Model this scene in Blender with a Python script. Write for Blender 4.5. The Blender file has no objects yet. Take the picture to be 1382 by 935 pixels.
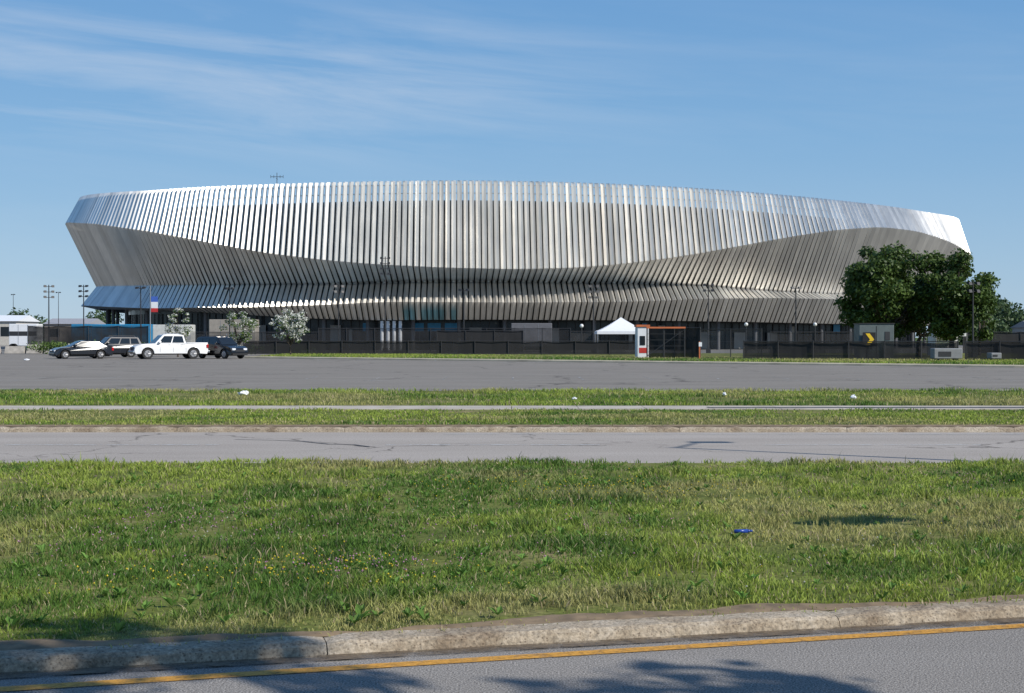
import bpy, bmesh, math, random
import numpy as np
from mathutils import Vector, Matrix
random.seed(7); rng=np.random.default_rng(11)
S=bpy.context.scene
F=2000.0; HZ=455.0; CX=691.0; CH=1.7
def gx(px,D): return (px-CX)/F*D
def gz(py,D): return CH+(HZ-py)/F*D
# ------------------------------------------------------------ helpers
def link(o,parent=None):
    S.collection.objects.link(o)
    if parent: o.parent=parent
    return o
def empty(name,loc=(0,0,0),rz=0.0):
    e=bpy.data.objects.new(name,None); e.location=loc; e.rotation_euler=(0,0,rz); e.empty_display_size=0.5
    return link(e)
def mk(name,v,f,mat,parent=None,smooth=False,bev=0,segs=2):
    m=bpy.data.meshes.new(name); m.from_pydata([tuple(map(float,p)) for p in v],[],[tuple(q) for q in f]); m.update()
    mats=mat if isinstance(mat,(list,tuple)) else [mat]
    for a in mats: m.materials.append(a)
    m.polygons.foreach_set('use_smooth',[bool(smooth)]*len(m.polygons))
    o=bpy.data.objects.new(name,m); link(o,parent)
    if bev:
        b=o.modifiers.new('bev','BEVEL'); b.width=bev; b.segments=segs; b.limit_method='ANGLE'; b.angle_limit=math.radians(35)
    return o
class B:
    """accumulates simple solids into one mesh"""
    def __init__(s): s.v=[]; s.f=[]
    def add(s,v,f):
        n=len(s.v); s.v+= [tuple(p) for p in v]; s.f+=[tuple(i+n for i in q) for q in f]
    def box(s,x0,x1,y0,y1,z0,z1):
        s.add([(x0,y0,z0),(x1,y0,z0),(x1,y1,z0),(x0,y1,z0),(x0,y0,z1),(x1,y0,z1),(x1,y1,z1),(x0,y1,z1)],
              [(0,3,2,1),(4,5,6,7),(0,1,5,4),(1,2,6,5),(2,3,7,6),(3,0,4,7)])
    def tube(s,p0,p1,r0,r1=None,n=8,cap=True):
        r1=r0 if r1 is None else r1
        p0=Vector(p0);p1=Vector(p1); d=(p1-p0).normalized()
        a=d.orthogonal().normalized(); b=d.cross(a)
        v=[]
        for p,r in((p0,r0),(p1,r1)):
            for i in range(n):
                t=2*math.pi*i/n; v.append(p+a*math.cos(t)*r+b*math.sin(t)*r)
        f=[(i,(i+1)%n,n+(i+1)%n,n+i) for i in range(n)]
        if cap: f+=[tuple(range(n-1,-1,-1)),tuple(range(n,2*n))]
        s.add(v,f)
    def sphere(s,c,r,n=10,m=6,sz=1.0):
        v=[];f=[]
        for j in range(m+1):
            ph=math.pi*j/m
            for i in range(n):
                t=2*math.pi*i/n; v.append((c[0]+r*math.sin(ph)*math.cos(t),c[1]+r*math.sin(ph)*math.sin(t),c[2]+r*sz*math.cos(ph)))
        for j in range(m):
            for i in range(n):
                f.append((j*n+i,(j+1)*n+i,(j+1)*n+(i+1)%n,j*n+(i+1)%n))
        s.add(v,f)
    def done(s,name,mat,parent=None,**k): return mk(name,s.v,s.f,mat,parent,**k)
def fastmesh(name,V,loops,starts,totals,mat,cols=None,parent=None):
    m=bpy.data.meshes.new(name)
    m.vertices.add(len(V)); m.vertices.foreach_set('co',np.asarray(V,dtype=np.float32).ravel())
    m.loops.add(len(loops)); m.loops.foreach_set('vertex_index',np.asarray(loops,dtype=np.int32))
    m.polygons.add(len(starts)); m.polygons.foreach_set('loop_start',np.asarray(starts,dtype=np.int32))
    m.polygons.foreach_set('loop_total',np.asarray(totals,dtype=np.int32))
    m.update(calc_edges=True); m.validate()
    m.polygons.foreach_set('use_smooth',np.zeros(len(m.polygons),dtype=bool))
    if cols is not None:
        a=m.color_attributes.new('Col','FLOAT_COLOR','POINT')
        c=np.ones((len(V),4),dtype=np.float32); c[:,:3]=cols; a.data.foreach_set('color',c.ravel())
    m.materials.append(mat)
    o=bpy.data.objects.new(name,m); return link(o,parent)
# ------------------------------------------------------------ materials
def newmat(name):
    m=bpy.data.materials.new(name); m.use_nodes=True; nt=m.node_tree
    return m,nt,nt.nodes['Principled BSDF']
def pmat(name,col,rough=0.6,metal=0.0,var=0.12,scale=3.0,bump=0.0,spec=None,coat=0.0):
    m,nt,b=newmat(name)
    tc=nt.nodes.new('ShaderNodeTexCoord'); n=nt.nodes.new('ShaderNodeTexNoise'); n.inputs['Scale'].default_value=scale; n.inputs['Detail'].default_value=5
    nt.links.new(tc.outputs['Object'],n.inputs['Vector'])
    r=nt.nodes.new('ShaderNodeMapRange'); r.inputs['From Min'].default_value=0.3; r.inputs['From Max'].default_value=0.7
    r.inputs['To Min'].default_value=1-var; r.inputs['To Max'].default_value=1+var
    nt.links.new(n.outputs['Fac'],r.inputs['Value'])
    mx=nt.nodes.new('ShaderNodeVectorMath'); mx.operation='SCALE'; mx.inputs[0].default_value=col
    nt.links.new(r.outputs[0],mx.inputs['Scale']); nt.links.new(mx.outputs[0],b.inputs['Base Color'])
    b.inputs['Roughness'].default_value=rough; b.inputs['Metallic'].default_value=metal
    if spec is not None: b.inputs['Specular IOR Level'].default_value=spec
    if coat: b.inputs['Coat Weight'].default_value=coat
    if bump:
        bp=nt.nodes.new('ShaderNodeBump'); bp.inputs['Strength'].default_value=bump; nt.links.new(n.outputs['Fac'],bp.inputs['Height']); nt.links.new(bp.outputs[0],b.inputs['Normal'])
    return m
def ramp(nt,stops):
    r=nt.nodes.new('ShaderNodeValToRGB'); e=r.color_ramp.elements
    while len(e)<len(stops): e.new(0.5)
    for i,(p,c) in enumerate(stops): e[i].position=p; e[i].color=(*c,1) if len(c)==3 else c
    return r
def noise(nt,vec,scale,detail=6,rough=0.6):
    n=nt.nodes.new('ShaderNodeTexNoise'); n.inputs['Scale'].default_value=scale; n.inputs['Detail'].default_value=detail; n.inputs['Roughness'].default_value=rough
    nt.links.new(vec,n.inputs['Vector']); return n
def mixc(nt,a,b,fac,mode='MIX'):
    m=nt.nodes.new('ShaderNodeMix'); m.data_type='RGBA'; m.blend_type=mode
    for idx,x in((6,a),(7,b)):
        if isinstance(x,tuple): m.inputs[idx].default_value=(*x,1)
        else: nt.links.new(x,m.inputs[idx])
    if isinstance(fac,(int,float)): m.inputs[0].default_value=fac
    else: nt.links.new(fac,m.inputs[0])
    return m.outputs[2]
def asphalt(name,c0,c1,spk=60.0,spkamt=0.5,cracks=0.0,stain=0.3,bump=0.3,crackscale=0.25):
    m,nt,b=newmat(name); tc=nt.nodes.new('ShaderNodeTexCoord'); g=tc.outputs['Object']
    mp=nt.nodes.new('ShaderNodeMapping'); mp.inputs['Scale'].default_value=(0.25,1,1); nt.links.new(g,mp.inputs[0])
    n1=noise(nt,mp.outputs[0],0.5,8,0.65); n2=noise(nt,g,spk,3,0.7)
    r1=ramp(nt,[(0.3,c0),(0.7,c1)]); nt.links.new(n1.outputs['Fac'],r1.inputs[0])
    r2=ramp(nt,[(0.3,(1-spkamt,)*3),(0.5,(1,1,1)),(0.72,(1+spkamt*1.3,)*3)]); nt.links.new(n2.outputs['Fac'],r2.inputs[0])
    c=mixc(nt,r1.outputs[0],r2.outputs[0],1.0,'MULTIPLY')
    if cracks:
        dn=noise(nt,g,0.8,4); va=nt.nodes.new('ShaderNodeVectorMath'); va.operation='MULTIPLY_ADD'
        nt.links.new(dn.outputs['Color'],va.inputs[0]); va.inputs[1].default_value=(2.2,2.2,0); nt.links.new(g,va.inputs[2])
        vo=nt.nodes.new('ShaderNodeTexVoronoi'); vo.feature='DISTANCE_TO_EDGE'; vo.inputs['Scale'].default_value=crackscale
        nt.links.new(va.outputs[0],vo.inputs['Vector'])
        rc=ramp(nt,[(0.0,(1,1,1)),(cracks,(0,0,0))]); nt.links.new(vo.outputs['Distance'],rc.inputs[0])
        n4=noise(nt,g,0.15,2); r4=ramp(nt,[(0.42,(0,0,0)),(0.55,(1,1,1))]); nt.links.new(n4.outputs['Fac'],r4.inputs[0])
        fm=nt.nodes.new('ShaderNodeMath'); fm.operation='MULTIPLY'; nt.links.new(rc.outputs[0],fm.inputs[0]); nt.links.new(r4.outputs[0],fm.inputs[1])
        c=mixc(nt,c,(c0[0]*0.4,c0[1]*0.4,c0[2]*0.4),fm.outputs[0])
    nt.links.new(c,b.inputs['Base Color']); b.inputs['Roughness'].default_value=0.95; b.inputs['Specular IOR Level'].default_value=0.1
    bp=nt.nodes.new('ShaderNodeBump'); bp.inputs['Strength'].default_value=bump; bp.inputs['Distance'].default_value=0.01; nt.links.new(n2.outputs['Fac'],bp.inputs['Height']); nt.links.new(bp.outputs[0],b.inputs['Normal'])
    return m
def grassground(name,cs,scale=0.6):
    m,nt,b=newmat(name); tc=nt.nodes.new('ShaderNodeTexCoord'); g=tc.outputs['Object']
    n1=noise(nt,g,scale,8,0.7); n2=noise(nt,g,18,4,0.7)
    r=ramp(nt,[(0.3,cs[0]),(0.5,cs[1]),(0.68,cs[2])]); nt.links.new(n1.outputs['Fac'],r.inputs[0])
    r2=ramp(nt,[(0.3,(0.5,0.5,0.5)),(0.7,(1.35,1.35,1.3))]); nt.links.new(n2.outputs['Fac'],r2.inputs[0])
    nt.links.new(mixc(nt,r.outputs[0],r2.outputs[0],1.0,'MULTIPLY'),b.inputs['Base Color']); b.inputs['Roughness'].default_value=0.95; b.inputs['Specular IOR Level'].default_value=0.1
    return m
def attrmat(name,rough=0.55,trans=0.25,spec=0.3):
    m,nt,b=newmat(name); a=nt.nodes.new('ShaderNodeAttribute'); a.attribute_name='Col'
    nt.links.new(a.outputs['Color'],b.inputs['Base Color']); b.inputs['Roughness'].default_value=rough; b.inputs['Specular IOR Level'].default_value=spec
    if trans:
        t=nt.nodes.new('ShaderNodeBsdfTranslucent'); nt.links.new(a.outputs['Color'],t.inputs['Color'])
        mx=nt.nodes.new('ShaderNodeMixShader'); mx.inputs[0].default_value=trans
        nt.links.new(b.outputs[0],mx.inputs[1]); nt.links.new(t.outputs[0],mx.inputs[2]); nt.links.new(mx.outputs[0],nt.nodes['Material Output'].inputs['Surface'])
    return m
def meshmat(name,col,alpha,scale=0):
    m,nt,b=newmat(name); b.inputs['Base Color'].default_value=(*col,1); b.inputs['Roughness'].default_value=0.8
    tc=nt.nodes.new('ShaderNodeTexCoord'); n=noise(nt,tc.outputs['Object'],0.4,4)
    r=nt.nodes.new('ShaderNodeMapRange'); r.inputs['From Min'].default_value=.35; r.inputs['From Max'].default_value=.65; r.inputs['To Min'].default_value=max(0,alpha-.12); r.inputs['To Max'].default_value=min(1,alpha+.12)
    nt.links.new(n.outputs['Fac'],r.inputs['Value']); nt.links.new(r.outputs[0],b.inputs['Alpha'])
    return m
M={}
M['steel']=pmat('galvanised_steel',(0.35,0.35,0.36),0.45,0.7)
M['darkpole']=pmat('dark_bronze_paint',(0.03,0.03,0.032),0.5)
M['black']=pmat('black_fabric',(0.012,0.012,0.014),0.8,var=0.35,scale=0.8)
M['white']=pmat('white_vinyl',(0.75,0.76,0.78),0.5,var=0.04)
M['concrete']=pmat('concrete',(0.36,0.33,0.29),0.9,var=0.25,scale=2,bump=0.3)
M['globe']=pmat('opal_globe',(0.7,0.7,0.68),0.3,var=0.02)
# ------------------------------------------------------------ world & sun
SUN_AZ=33.0; SUN_EL=38.0
w=bpy.data.worlds.new('World'); S.world=w; w.use_nodes=True; nt=w.node_tree
bg=nt.nodes['Background']
sky=nt.nodes.new('ShaderNodeTexSky'); sky.sky_type='NISHITA'; sky.sun_disc=False
sky.sun_elevation=math.radians(SUN_EL); sky.sun_rotation=math.radians(90+SUN_AZ); sky.air_density=1.0; sky.dust_density=0.1; sky.ozone_density=2.0; sky.altitude=50
tc=nt.nodes.new('ShaderNodeTexCoord'); sp=nt.nodes.new('ShaderNodeSeparateXYZ'); nt.links.new(tc.outputs['Generated'],sp.inputs[0])
def math_(op,a,b=None,c=None):
    n=nt.nodes.new('ShaderNodeMath'); n.operation=op
    for i,x in enumerate((a,b,c)):
        if x is None: continue
        if isinstance(x,(int,float)): n.inputs[i].default_value=x
        else: nt.links.new(x,n.inputs[i])
    return n.outputs[0]
X,Yy,Z=sp.outputs
zt=math_('MULTIPLY_ADD',X,0.09,Z)
cb=nt.nodes.new('ShaderNodeCombineXYZ'); nt.links.new(math_('MULTIPLY',X,4.0),cb.inputs[0]); nt.links.new(math_('MULTIPLY',zt,38.0),cb.inputs[2]); nt.links.new(math_('MULTIPLY',Yy,1.0),cb.inputs[1])
n1=noise(nt,cb.outputs[0],1.0,9,0.6); n1.inputs['Distortion'].default_value=0.5
r1=ramp(nt,[(0.40,(0,0,0)),(0.78,(1,1,1))]); nt.links.new(n1.outputs['Fac'],r1.inputs[0])
def band(v,a,b,c,d):
    m1=nt.nodes.new('ShaderNodeMapRange'); m1.interpolation_type='SMOOTHSTEP'; m1.inputs['From Min'].default_value=a; m1.inputs['From Max'].default_value=b; nt.links.new(v,m1.inputs['Value'])
    m2=nt.nodes.new('ShaderNodeMapRange'); m2.interpolation_type='SMOOTHSTEP'; m2.inputs['From Min'].default_value=c; m2.inputs['From Max'].default_value=d; m2.inputs['To Min'].default_value=1; m2.inputs['To Max'].default_value=0; nt.links.new(v,m2.inputs['Value'])
    return math_('MULTIPLY',m1.outputs[0],m2.outputs[0])
bz=band(Z,0.11,0.15,0.17,0.24); bx=band(X,-1.2,-0.5,-0.10,0.16)
fac=math_('MULTIPLY',math_('MULTIPLY',r1.outputs[0],math_('MULTIPLY_ADD',bz,0.85,0.15)),math_('MULTIPLY_ADD',bx,0.36,0.1))
grad=ramp(nt,[(0.0,(3.3,4.8,6.4)),(0.05,(2.75,4.45,6.4)),(0.13,(1.85,3.75,6.2)),(0.24,(1.2,3.0,5.8)),(1.0,(0.5,1.4,3.6))])
nt.links.new(math_('MAXIMUM',Z,0.0),grad.inputs[0])
col=mixc(nt,sky.outputs[0],grad.outputs[0],0.85)
col=mixc(nt,col,(6.7,7.0,7.5),fac)
nt.links.new(col,bg.inputs['Color']); bg.inputs['Strength'].default_value=0.112
az=math.radians(SUN_AZ); el=math.radians(SUN_EL)
sv=Vector((math.cos(el)*math.cos(az),-math.cos(el)*math.sin(az),math.sin(el)))
sl=bpy.data.lights.new('sun','SUN'); sl.energy=5.0; sl.angle=math.radians(0.5); sl.color=(1.0,0.95,0.87)
so=bpy.data.objects.new('sun',sl); so.rotation_euler=sv.to_track_quat('Z','Y').to_euler(); so.location=(40,-20,40); link(so)
# ------------------------------------------------------------ camera
cam=bpy.data.cameras.new('camera'); cam.lens=36*F/1382; cam.sensor_width=36; cam.clip_end=8000; cam.clip_start=0.1
co=bpy.data.objects.new('camera',cam); co.location=(0,0,CH)
co.rotation_euler=(math.radians(90)-math.atan(12.5/F),0,0); link(co); S.camera=co
# ------------------------------------------------------------ ground sheets
m_field=grassground('field_grass',[(0.05,0.08,0.02),(0.08,0.12,0.03),(0.13,0.13,0.06)],0.05)
m_verge=grassground('verge_soil_grass',[(0.08,0.10,0.025),(0.14,0.16,0.04),(0.26,0.21,0.11)],0.7)
m_lot=asphalt('lot_asphalt',(0.185,0.168,0.148),(0.245,0.225,0.20),spk=25,spkamt=0.25,cracks=0.012,crackscale=0.12,bump=0.15)
m_road=asphalt('worn_asphalt',(0.30,0.268,0.238),(0.38,0.343,0.308),spk=40,spkamt=0.3,cracks=0.009,crackscale=0.2,bump=0.2)
m_near=asphalt('coarse_asphalt',(0.21,0.193,0.175),(0.28,0.26,0.238),spk=95,spkamt=0.9,bump=0.7)
m_plaza=asphalt('plaza_paving',(0.14,0.135,0.13),(0.2,0.195,0.185),spk=20,spkamt=0.2)
mk('ground',[(-4000,-1500,-0.03),(4000,-1500,-0.03),(4000,6000,-0.03),(-4000,6000,-0.03)],[(0,1,2,3)],m_field)
def sheet(name,pts,z,mat): return mk(name,[(x,y,z) for x,y in pts],[tuple(range(len(pts)))],mat)
KS=0.262; KC=8.13
def kline(x): return KC+KS*x
sheet('near_road',[(-60,-12),(38,-12),(38,kline(38)),(-30,kline(-30)),(-60,kline(-30))],0.0,m_near)
sheet('road',[(-150,19.2),(150,19.2),(150,26.5),(-150,26.5)],0.0,m_road)
sheet('parking_lot',[(-220,44.5),(220,44.5),(220,172),(-220,172)],0.0,m_lot)
sheet('plaza_pavement',[(-220,150),(220,150),(220,420),(-220,420)],0.008,m_plaza)
m_side=pmat('sidewalk_concrete',(0.42,0.375,0.315),0.9,var=0.2,scale=1.5,bump=0.2)
b=B()
x=-60.0
while x<60:
    b.box(x,x+1.485,32.9,34.4,0.02,0.112); x+=1.5
b.done('sidewalk',m_side)
def paint(name,col,wear,sc=9,soft=.08):
    m,nt,bb=newmat(name); tc=nt.nodes.new('ShaderNodeTexCoord'); n=noise(nt,tc.outputs['Object'],sc,8,0.75)
    r=ramp(nt,[(wear-soft,(0,0,0)),(wear+soft,(1,1,1))]); nt.links.new(n.outputs['Fac'],r.inputs[0])
    n2=noise(nt,tc.outputs['Object'],60,3); r2=ramp(nt,[(0.3,tuple(c*0.6 for c in col)),(0.65,col)]); nt.links.new(n2.outputs['Fac'],r2.inputs[0]); nt.links.new(r2.outputs[0],bb.inputs['Base Color'])
    nt.links.new(r.outputs[0],bb.inputs['Alpha']); bb.inputs['Roughness'].default_value=0.7
    return m
m_yel=paint('worn_yellow_paint',(0.68,0.33,0.04),0.39,14,.14); m_wp=paint('worn_white_paint',(0.6,0.6,0.58),0.5,3); m_wl=paint('faded_lot_paint',(0.45,0.45,0.44),0.54,0.8)
yl=lambda x:7.84+0.288*x
mk('yellow_edge_line',[(-14,yl(-14)-.055,.005),(14,yl(14)-.055,.005),(14,yl(14)+.055,.005),(-14,yl(-14)+.055,.005)],[(0,1,2,3)],m_yel)
b=B()
def flat(bb,x0,x1,y0,y1,z): bb.add([(x0,y0,z),(x1,y0,z),(x1,y1,z),(x0,y1,z)],[(0,1,2,3)])
for i in range(-12,12): flat(b,i*6.0-2,i*6.0+1.4,23.3,23.42,.005)
flat(b,-1.2,30,25.9,26.02,.005)
b.done('white_lane_marking',m_wp)
b=B()
for row in (58,70,84,99):
    flat(b,-60,40 if row<80 else 10,row,row+0.10,.005)
for i in range(-25,22): flat(b,i*2.8,i*2.8+.08,58.2,63.8,.009)
for i in range(-30,4): flat(b,i*2.8,i*2.8+.1,105,116,.009)
b.done('parking_bay_marking',m_wl)
m_tar_shadow=pmat('tar_and_painted_shadow',(0.035,0.033,0.035),0.6)
b=B()
def poly(bb,pts,wd,z):
    for (x0,y0),(x1,y1) in zip(pts[:-1],pts[1:]):
        d=Vector((x1-x0,y1-y0,0)); n=Vector((-d.y,d.x,0)).normalized()*wd*.5
        bb.add([(x0-n.x,y0-n.y,z),(x1-n.x,y1-n.y,z),(x1+n.x,y1+n.y,z),(x0+n.x,y0+n.y,z)],[(0,1,2,3)]); z+=0.0004
poly(b,[(-3.4,24.1),(-2.9,23.5),(-2.5,23.4),(-2.2,22.9)],.05,.006)
poly(b,[(-4.6,24.6),(-3.9,24.4),(-3.4,24.1)],.04,.006)
b.done('painted_pole_shadow',m_tar_shadow)  # dark lines painted on the road in place of a lamp pole's shadow
# kerbs
def mkerbmat():
    m,nt,bb=newmat('aggregate_concrete'); tc=nt.nodes.new('ShaderNodeTexCoord'); g=tc.outputs['Object']
    n1=noise(nt,g,2.2,8,.75); n2=noise(nt,g,45,3,.7)
    r1=ramp(nt,[(0.36,(0.20,0.15,0.10)),(0.5,(0.35,0.285,0.205)),(0.65,(0.44,0.38,0.30))]); nt.links.new(n1.outputs['Fac'],r1.inputs[0])
    vo=nt.nodes.new('ShaderNodeTexVoronoi'); vo.inputs['Scale'].default_value=42; nt.links.new(g,vo.inputs['Vector'])
    r2=ramp(nt,[(0.14,(0.3,0.26,0.24)),(0.30,(1,1,1))]); nt.links.new(vo.outputs['Distance'],r2.inputs[0])
    r3=ramp(nt,[(0.35,(0.6,0.6,0.6)),(0.65,(1.25,1.25,1.25))]); nt.links.new(n2.outputs['Fac'],r3.inputs[0])
    c=mixc(nt,r1.outputs[0],r2.outputs[0],0.7,'MULTIPLY'); c=mixc(nt,c,r3.outputs[0],1.0,'MULTIPLY')
    nt.links.new(c,bb.inputs['Base Color']); bb.inputs['Roughness'].default_value=.95
    bp=nt.nodes.new('ShaderNodeBump'); bp.inputs['Strength'].default_value=.6; bp.inputs['Distance'].default_value=.01; nt.links.new(n2.outputs['Fac'],bp.inputs['Height']); nt.links.new(bp.outputs[0],bb.inputs['Normal'])
    return m
m_kerb=mkerbmat()
def kerb(name,p0,p1,h,wd,mat,seg=3.0,wob=0.0,z0=-0.02,gap=.006):
    p0=Vector((*p0,0)); p1=Vector((*p1,0)); L=(p1-p0).length; d=(p1-p0)/L; n=Vector((-d.y,d.x,0))
    prof=[(0,z0),(0.03,h*0.7),(0.055,h*0.93),(0.085,h),(wd,h+.005),(wd,z0)]
    bb=B(); t=0
    while t<L:
        t1=min(t+seg,L); k=24 if wob else 4; vs=[]
        for i in range(k+1):
            tt=t+gap*.5+(t1-t-gap)*i/k
            e=.012 if wob and i in(0,k) else 0
            for (a,z) in prof:
                jw=random.uniform(-wob,wob)
                q=p0+d*tt+n*(a+jw); vs.append((q.x,q.y,z-(e if z>0 else 0)+(random.uniform(-wob,wob)*.6 if z>0 else 0)))
        np_=len(prof); fs=[]
        for i in range(k):
            for j in range(np_-1):
                fs.append((i*np_+j,(i+1)*np_+j,(i+1)*np_+j+1,i*np_+j+1))
        fs.append(tuple(range(np_))); fs.append(tuple(k*np_+j for j in range(np_-1,-1,-1)))
        bb.add(vs,fs); t=t1
    return bb.done(name,mat,smooth=False)
kerb('kerb',(-30,kline(-30)),(38,kline(38)),0.075,0.20,m_kerb,wob=0.005)
kerb('kerb',(-150,26.5),(150,26.5),0.09,0.17,m_kerb,seg=3,wob=0.01)
m_dirt=paint('gutter_dirt',(0.18,0.13,0.08),0.48,3.5,.12)
mk('gutter_dirt',[(-20,kline(-20)-.13,.009),(20,kline(20)-.12,.009),(20,kline(20)+.01,.009),(-20,kline(-20)+.01,.009)],[(0,1,2,3)],m_dirt)
m_soil=pmat('bare_soil',(0.20,0.14,0.08),0.95,var=0.35,scale=9,bump=.6)
def wavy(xx): return .26+.12*math.sin(xx*1.7)+.07*math.sin(xx*4.1+1)+.03*math.sin(xx*9.3)
vs=[];fs=[]; NX=260
for i in range(NX):
    xx=-20+40*i/(NX-1); y0=kline(xx)+.19; vs+=[(xx,y0,.070+random.uniform(0,.008)),(xx,y0+wavy(xx)*.5,.088+random.uniform(-.008,.008)),(xx,y0+wavy(xx)+.1,.05)]
for i in range(NX-1):
    for j in (0,1): fs.append((i*3+j,(i+1)*3+j,(i+1)*3+j+1,i*3+j+1))
mk('verge_soil',vs,fs,m_soil,smooth=True)
m_sand=pmat('sandy_edge',(0.42,0.37,0.27),0.95,var=0.25,scale=0.7)
island=[(-21.8,121),(28,83),(66,60),(200,60),(200,148.5),(-21.8,148.5)]
b=B(); n=len(island)
b.add([(x,y,0.10) for x,y in island]+[(x,y,-.02) for x,y in island],[tuple(range(n))]+[(i,i+n,(i+1)%n+n,(i+1)%n) for i in range(n)])
b.done('grass_island',m_verge)
kerb('kerb',(-21.8,120.6),(28,82.6),0.13,1.5,m_sand,seg=3)
kerb('kerb',(28,82.6),(66,59.6),0.13,1.2,m_sand,seg=3)
def sn(x,y,seed,scale,k=7):
    r=np.random.default_rng(seed); s=np.zeros_like(x)
    for i in range(k):
        a=r.uniform(0,2*np.pi); f=scale*r.uniform(.5,1.9); s+=np.sin((x*np.cos(a)+y*np.sin(a))*f+r.uniform(0,6.28))
    return s/k
def grid(name,x0,x1,nx,yfun0,yfun1,ny,z,mat,amp=0.02):
    u=np.linspace(x0,x1,nx); vs=[];fs=[]
    for j in range(ny):
        for i in range(nx):
            xx=u[i]; y0=yfun0(xx); y1=yfun1(xx); yy=y0+(y1-y0)*j/(ny-1)
            e=min(j,ny-1-j)/3; e=min(e,1)
            vs.append((xx,yy,z+amp*e*float(sn(np.array(xx),np.array(yy),5,1.1))))
    for j in range(ny-1):
        for i in range(nx-1): fs.append((j*nx+i,j*nx+i+1,(j+1)*nx+i+1,(j+1)*nx+i))
    return mk(name,vs,fs,mat,smooth=True)
grid('verge_ground',-30,38,120,lambda x:kline(x)+.19,lambda x:19.2 if x<37 else 19.3,24,0.07,m_verge,0.03)
grid('verge_ground',-100,100,150,lambda x:26.66,lambda x:32.9,8,0.085,m_verge,0.02)
grid('verge_ground',-100,100,150,lambda x:34.4,lambda x:44.6,8,0.085,m_verge,0.02)
# ------------------------------------------------------------ grass blades
m_grass=attrmat('grass_blade',0.6,0.3,0.25)
def blades(name,P,zb,H,W,cols,mat):
    n=len(P); a=rng.uniform(0,2*np.pi,n); lean=rng.uniform(0.1,1.0,n)*H; la=rng.uniform(0,2*np.pi,n)
    dx=np.cos(a)*W*.5; dy=np.sin(a)*W*.5; lx=np.cos(la)*lean; ly=np.sin(la)*lean
    V=np.zeros((n,5,3),dtype=np.float32)
    V[:,0]=np.c_[P[:,0]-dx,P[:,1]-dy,zb]; V[:,1]=np.c_[P[:,0]+dx,P[:,1]+dy,zb]
    V[:,2]=np.c_[P[:,0]+dx*.8+lx*.35,P[:,1]+dy*.8+ly*.35,zb+H*.6]; V[:,3]=np.c_[P[:,0]-dx*.8+lx*.35,P[:,1]-dy*.8+ly*.35,zb+H*.6]
    V[:,4]=np.c_[P[:,0]+lx,P[:,1]+ly,zb+H]
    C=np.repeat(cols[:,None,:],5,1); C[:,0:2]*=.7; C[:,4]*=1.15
    base=np.arange(n)[:,None]*5
    L=(base+np.array([0,1,2,3,3,2,4])).ravel()
    st=(np.arange(n)[:,None]*7+np.array([0,4])).ravel(); to=np.tile([4,3],n)
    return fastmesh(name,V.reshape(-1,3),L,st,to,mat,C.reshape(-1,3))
def grasscols(x,y,n,br=1.0):
    t=np.clip(sn(x,y,21,.9)*1.9+sn(x,y,22,3.5)*1.5+rng.normal(0,.22,n)+.45,0,1)[:,None]
    c=np.array([.095,.185,.030])*(1-t)+np.array([.30,.375,.065])*t
    d=np.clip(sn(x,y,23,.6)*2.4+sn(x,y,24,2.2)*2.2-.10+rng.normal(0,.2,n),0,1)[:,None]*.7
    c=c*(1-d)+np.array([.43,.38,.16])*d
    dead=rng.random(n)<.08; c[dead]=np.array([.48,.40,.24])*rng.uniform(.7,1.1,(dead.sum(),1))
    return c*rng.uniform(.72,1.25,(n,1))*br
def near_grass():
    N=380000
    v=rng.random(N); y=7.0*np.exp(v*np.log(19.35/7.0)); x=rng.uniform(-1,1,N)*(y*.36+1.8)
    wv=.26+.12*np.sin(x*1.7)+.07*np.sin(x*4.1+1)+.03*np.sin(x*9.3)
    dd=y-(KC+KS*x+.17)
    k=(dd>wv*.85)|((dd>-.03)&(rng.random(N)<.10+.35*np.clip(sn(x*3,y,35,2),0,1))); x=x[k];y=y[k]
    dn=sn(x,y,31,4.5)+.5*sn(x,y,32,11); k=rng.random(len(x))<np.clip(.68+dn*1.2,.10,1); x=x[k];y=y[k]; n=len(x)
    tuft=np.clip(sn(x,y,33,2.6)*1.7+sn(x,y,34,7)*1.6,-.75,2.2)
    edge=np.clip((y-(KC+KS*x+.15))/.8,0.35,1)
    H=rng.uniform(.022,.058,n)*(1+.65*tuft)*edge+.008; H=np.maximum(H,.012)
    tall=rng.random(n)<.02; H[tall]*=1.9
    W=(.0024+.00052*y)*rng.uniform(.7,1.4,n)
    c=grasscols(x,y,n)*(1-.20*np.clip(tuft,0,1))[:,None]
    return x,y,H,W,c,n
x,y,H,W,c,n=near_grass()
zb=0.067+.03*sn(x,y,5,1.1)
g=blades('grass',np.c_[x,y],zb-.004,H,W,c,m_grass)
def strip_grass(name,y0,y1,N,hs):
    y=rng.uniform(y0,y1,N); x=rng.uniform(-1,1,N)*(y*.36+4)
    k=rng.random(N)<np.clip(.75+sn(x,y,44,1.1)*1.2,.1,1); k&=(y>y0+.3+.25*sn(x*1.5,y*0,45,1.3))|(rng.random(N)<.15); x=x[k];y=y[k]; n=len(x)
    tuft=np.clip(sn(x,y,41,1.8)*1.4+sn(x,y,42,5)*.8,-.6,1.7)
    H=rng.uniform(.04,.10,n)*(1+.6*tuft)*hs; W=rng.uniform(.013,.026,n)
    c=grasscols(x*.6,y*.8,n)
    return blades(name,np.c_[x,y],np.full(n,.08),H,W,c,m_grass)
strip_grass('grass',26.72,32.85,65000,.65)
strip_grass('grass',34.45,44.9,85000,1.1)
N=50000; u=rng.random(N); xx=-21+u*75; yy=np.interp(xx,[-21.8,28,66],[122.6,84.6,61.2])+rng.random(N)*22
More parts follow.
